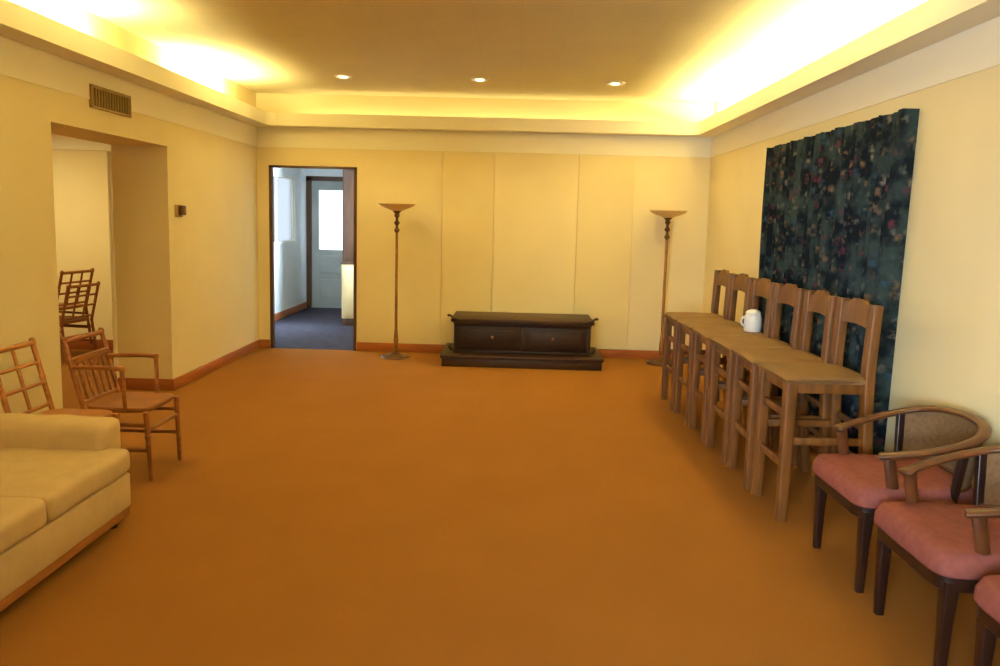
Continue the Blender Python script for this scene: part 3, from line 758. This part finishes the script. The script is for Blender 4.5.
t.location = (-2.15, 4.06, 0); t.rotation_euler = (0, 0, 0)
t = bamboo_chair('bamboo_chair', 'amber bamboo chair with open lattice back, squeezed behind the cream sofa', 'bamboo chairs behind the sofa', 'bamboo', 'lattice', w=0.32, d=0.34, h=0.77, arms=False, cat='chair')
t.location = (-2.29, 3.67, 0); t.rotation_euler = (0, 0, 0)
t = bamboo_chair('bamboo_chair', 'bamboo side chair under the stacked one in the far room', 'stacked bamboo chairs in the far room', 'bamboodark', 'lattice', w=0.40, h=0.75, arms=False, cat='chair')
t.location = (-4.43, 7.05, 0); t.rotation_euler = (0, 0, rad(171))
t2 = dup(t, (-4.43 - 0.06, 7.06, 0.13), rad(171), 'bamboo side chair stacked on top of another, in the far room')

# ------------------------------------------------------------------ sofa
t = thing('sofa', 'low cream upholstered sofa with a wooden plinth along the left wall', 'sofa', (-2.25, 2.4, 0))
# local: front +x, far end +y
FX, BX, Y0, Y1 = 0.47, -0.50, -1.0, 0.93
bm = bmesh.new(); add_box(bm, BX + 0.02, FX, Y0, Y1, 0.085, 0.25, bev=0.012, seg=3); obj('base', bm, 'sofa', t, smooth=True)
bm = bmesh.new(); add_box(bm, BX + 0.04, FX - 0.006, Y0 + 0.01, Y1 - 0.008, 0.045, 0.088, bev=0.004); obj('plinth', bm, 'sofawood', t, smooth=True)
for x in (BX + 0.1, FX - 0.06):
    for y in (Y0 + 0.06, Y1 - 0.06):
        bm = bmesh.new(); add_sweep(bm, [(x, y, 0), (x, y, 0.05)], [0.02, 0.026], n=12); obj('foot', bm, 'darkwood', t, smooth=True)
def puff(x0, x1, y0, y1, z0, z1, bev=0.04, bulge=0.02):
    bm = bmesh.new()
    nx, ny = 18, 18
    add_box(bm, x0, x1, y0, y1, z0, z1, bev=bev, seg=5)
    bmesh.ops.subdivide_edges(bm, edges=[e for e in bm.edges if e.calc_length() > 0.15], cuts=6, use_grid_fill=True)
    cx, cy = (x0 + x1) / 2, (y0 + y1) / 2
    for v in bm.verts:
        u = (v.co.x - cx) / (x1 - x0) * 2; w_ = (v.co.y - cy) / (y1 - y0) * 2
        if v.co.z > (z0 + z1) / 2: v.co.z += bulge * max(0, 1 - u * u) * max(0, 1 - w_ * w_)
        v.co.z += 0.003 * math.sin(v.co.x * 23 + v.co.y * 17)
    return bm
obj('seat_cushion', puff(BX + 0.15, FX + 0.012, -0.76, 0.312, 0.25, 0.368, 0.035), 'sofa', t, smooth=True, angle=70)
obj('seat_cushion', puff(BX + 0.15, FX + 0.012, 0.318, Y1 + 0.0, 0.25, 0.368, 0.035, 0.008), 'sofa', t, smooth=True, angle=70)
obj('armrest', puff(BX + 0.05, FX - 0.09, 0.86, 1.045, 0.30, 0.485, 0.04, 0.01), 'sofa', t, smooth=True, angle=70)
obj('armrest', puff(BX + 0.05, FX - 0.09, Y0 + 0.02, Y0 + 0.24, 0.25, 0.485, 0.05, 0.01), 'sofa', t, smooth=True, angle=70)
obj('back_cushion', puff(BX, BX + 0.2, Y0 + 0.05, 0.86, 0.25, 0.74, 0.05, 0.0), 'sofa', t, smooth=True, angle=70)
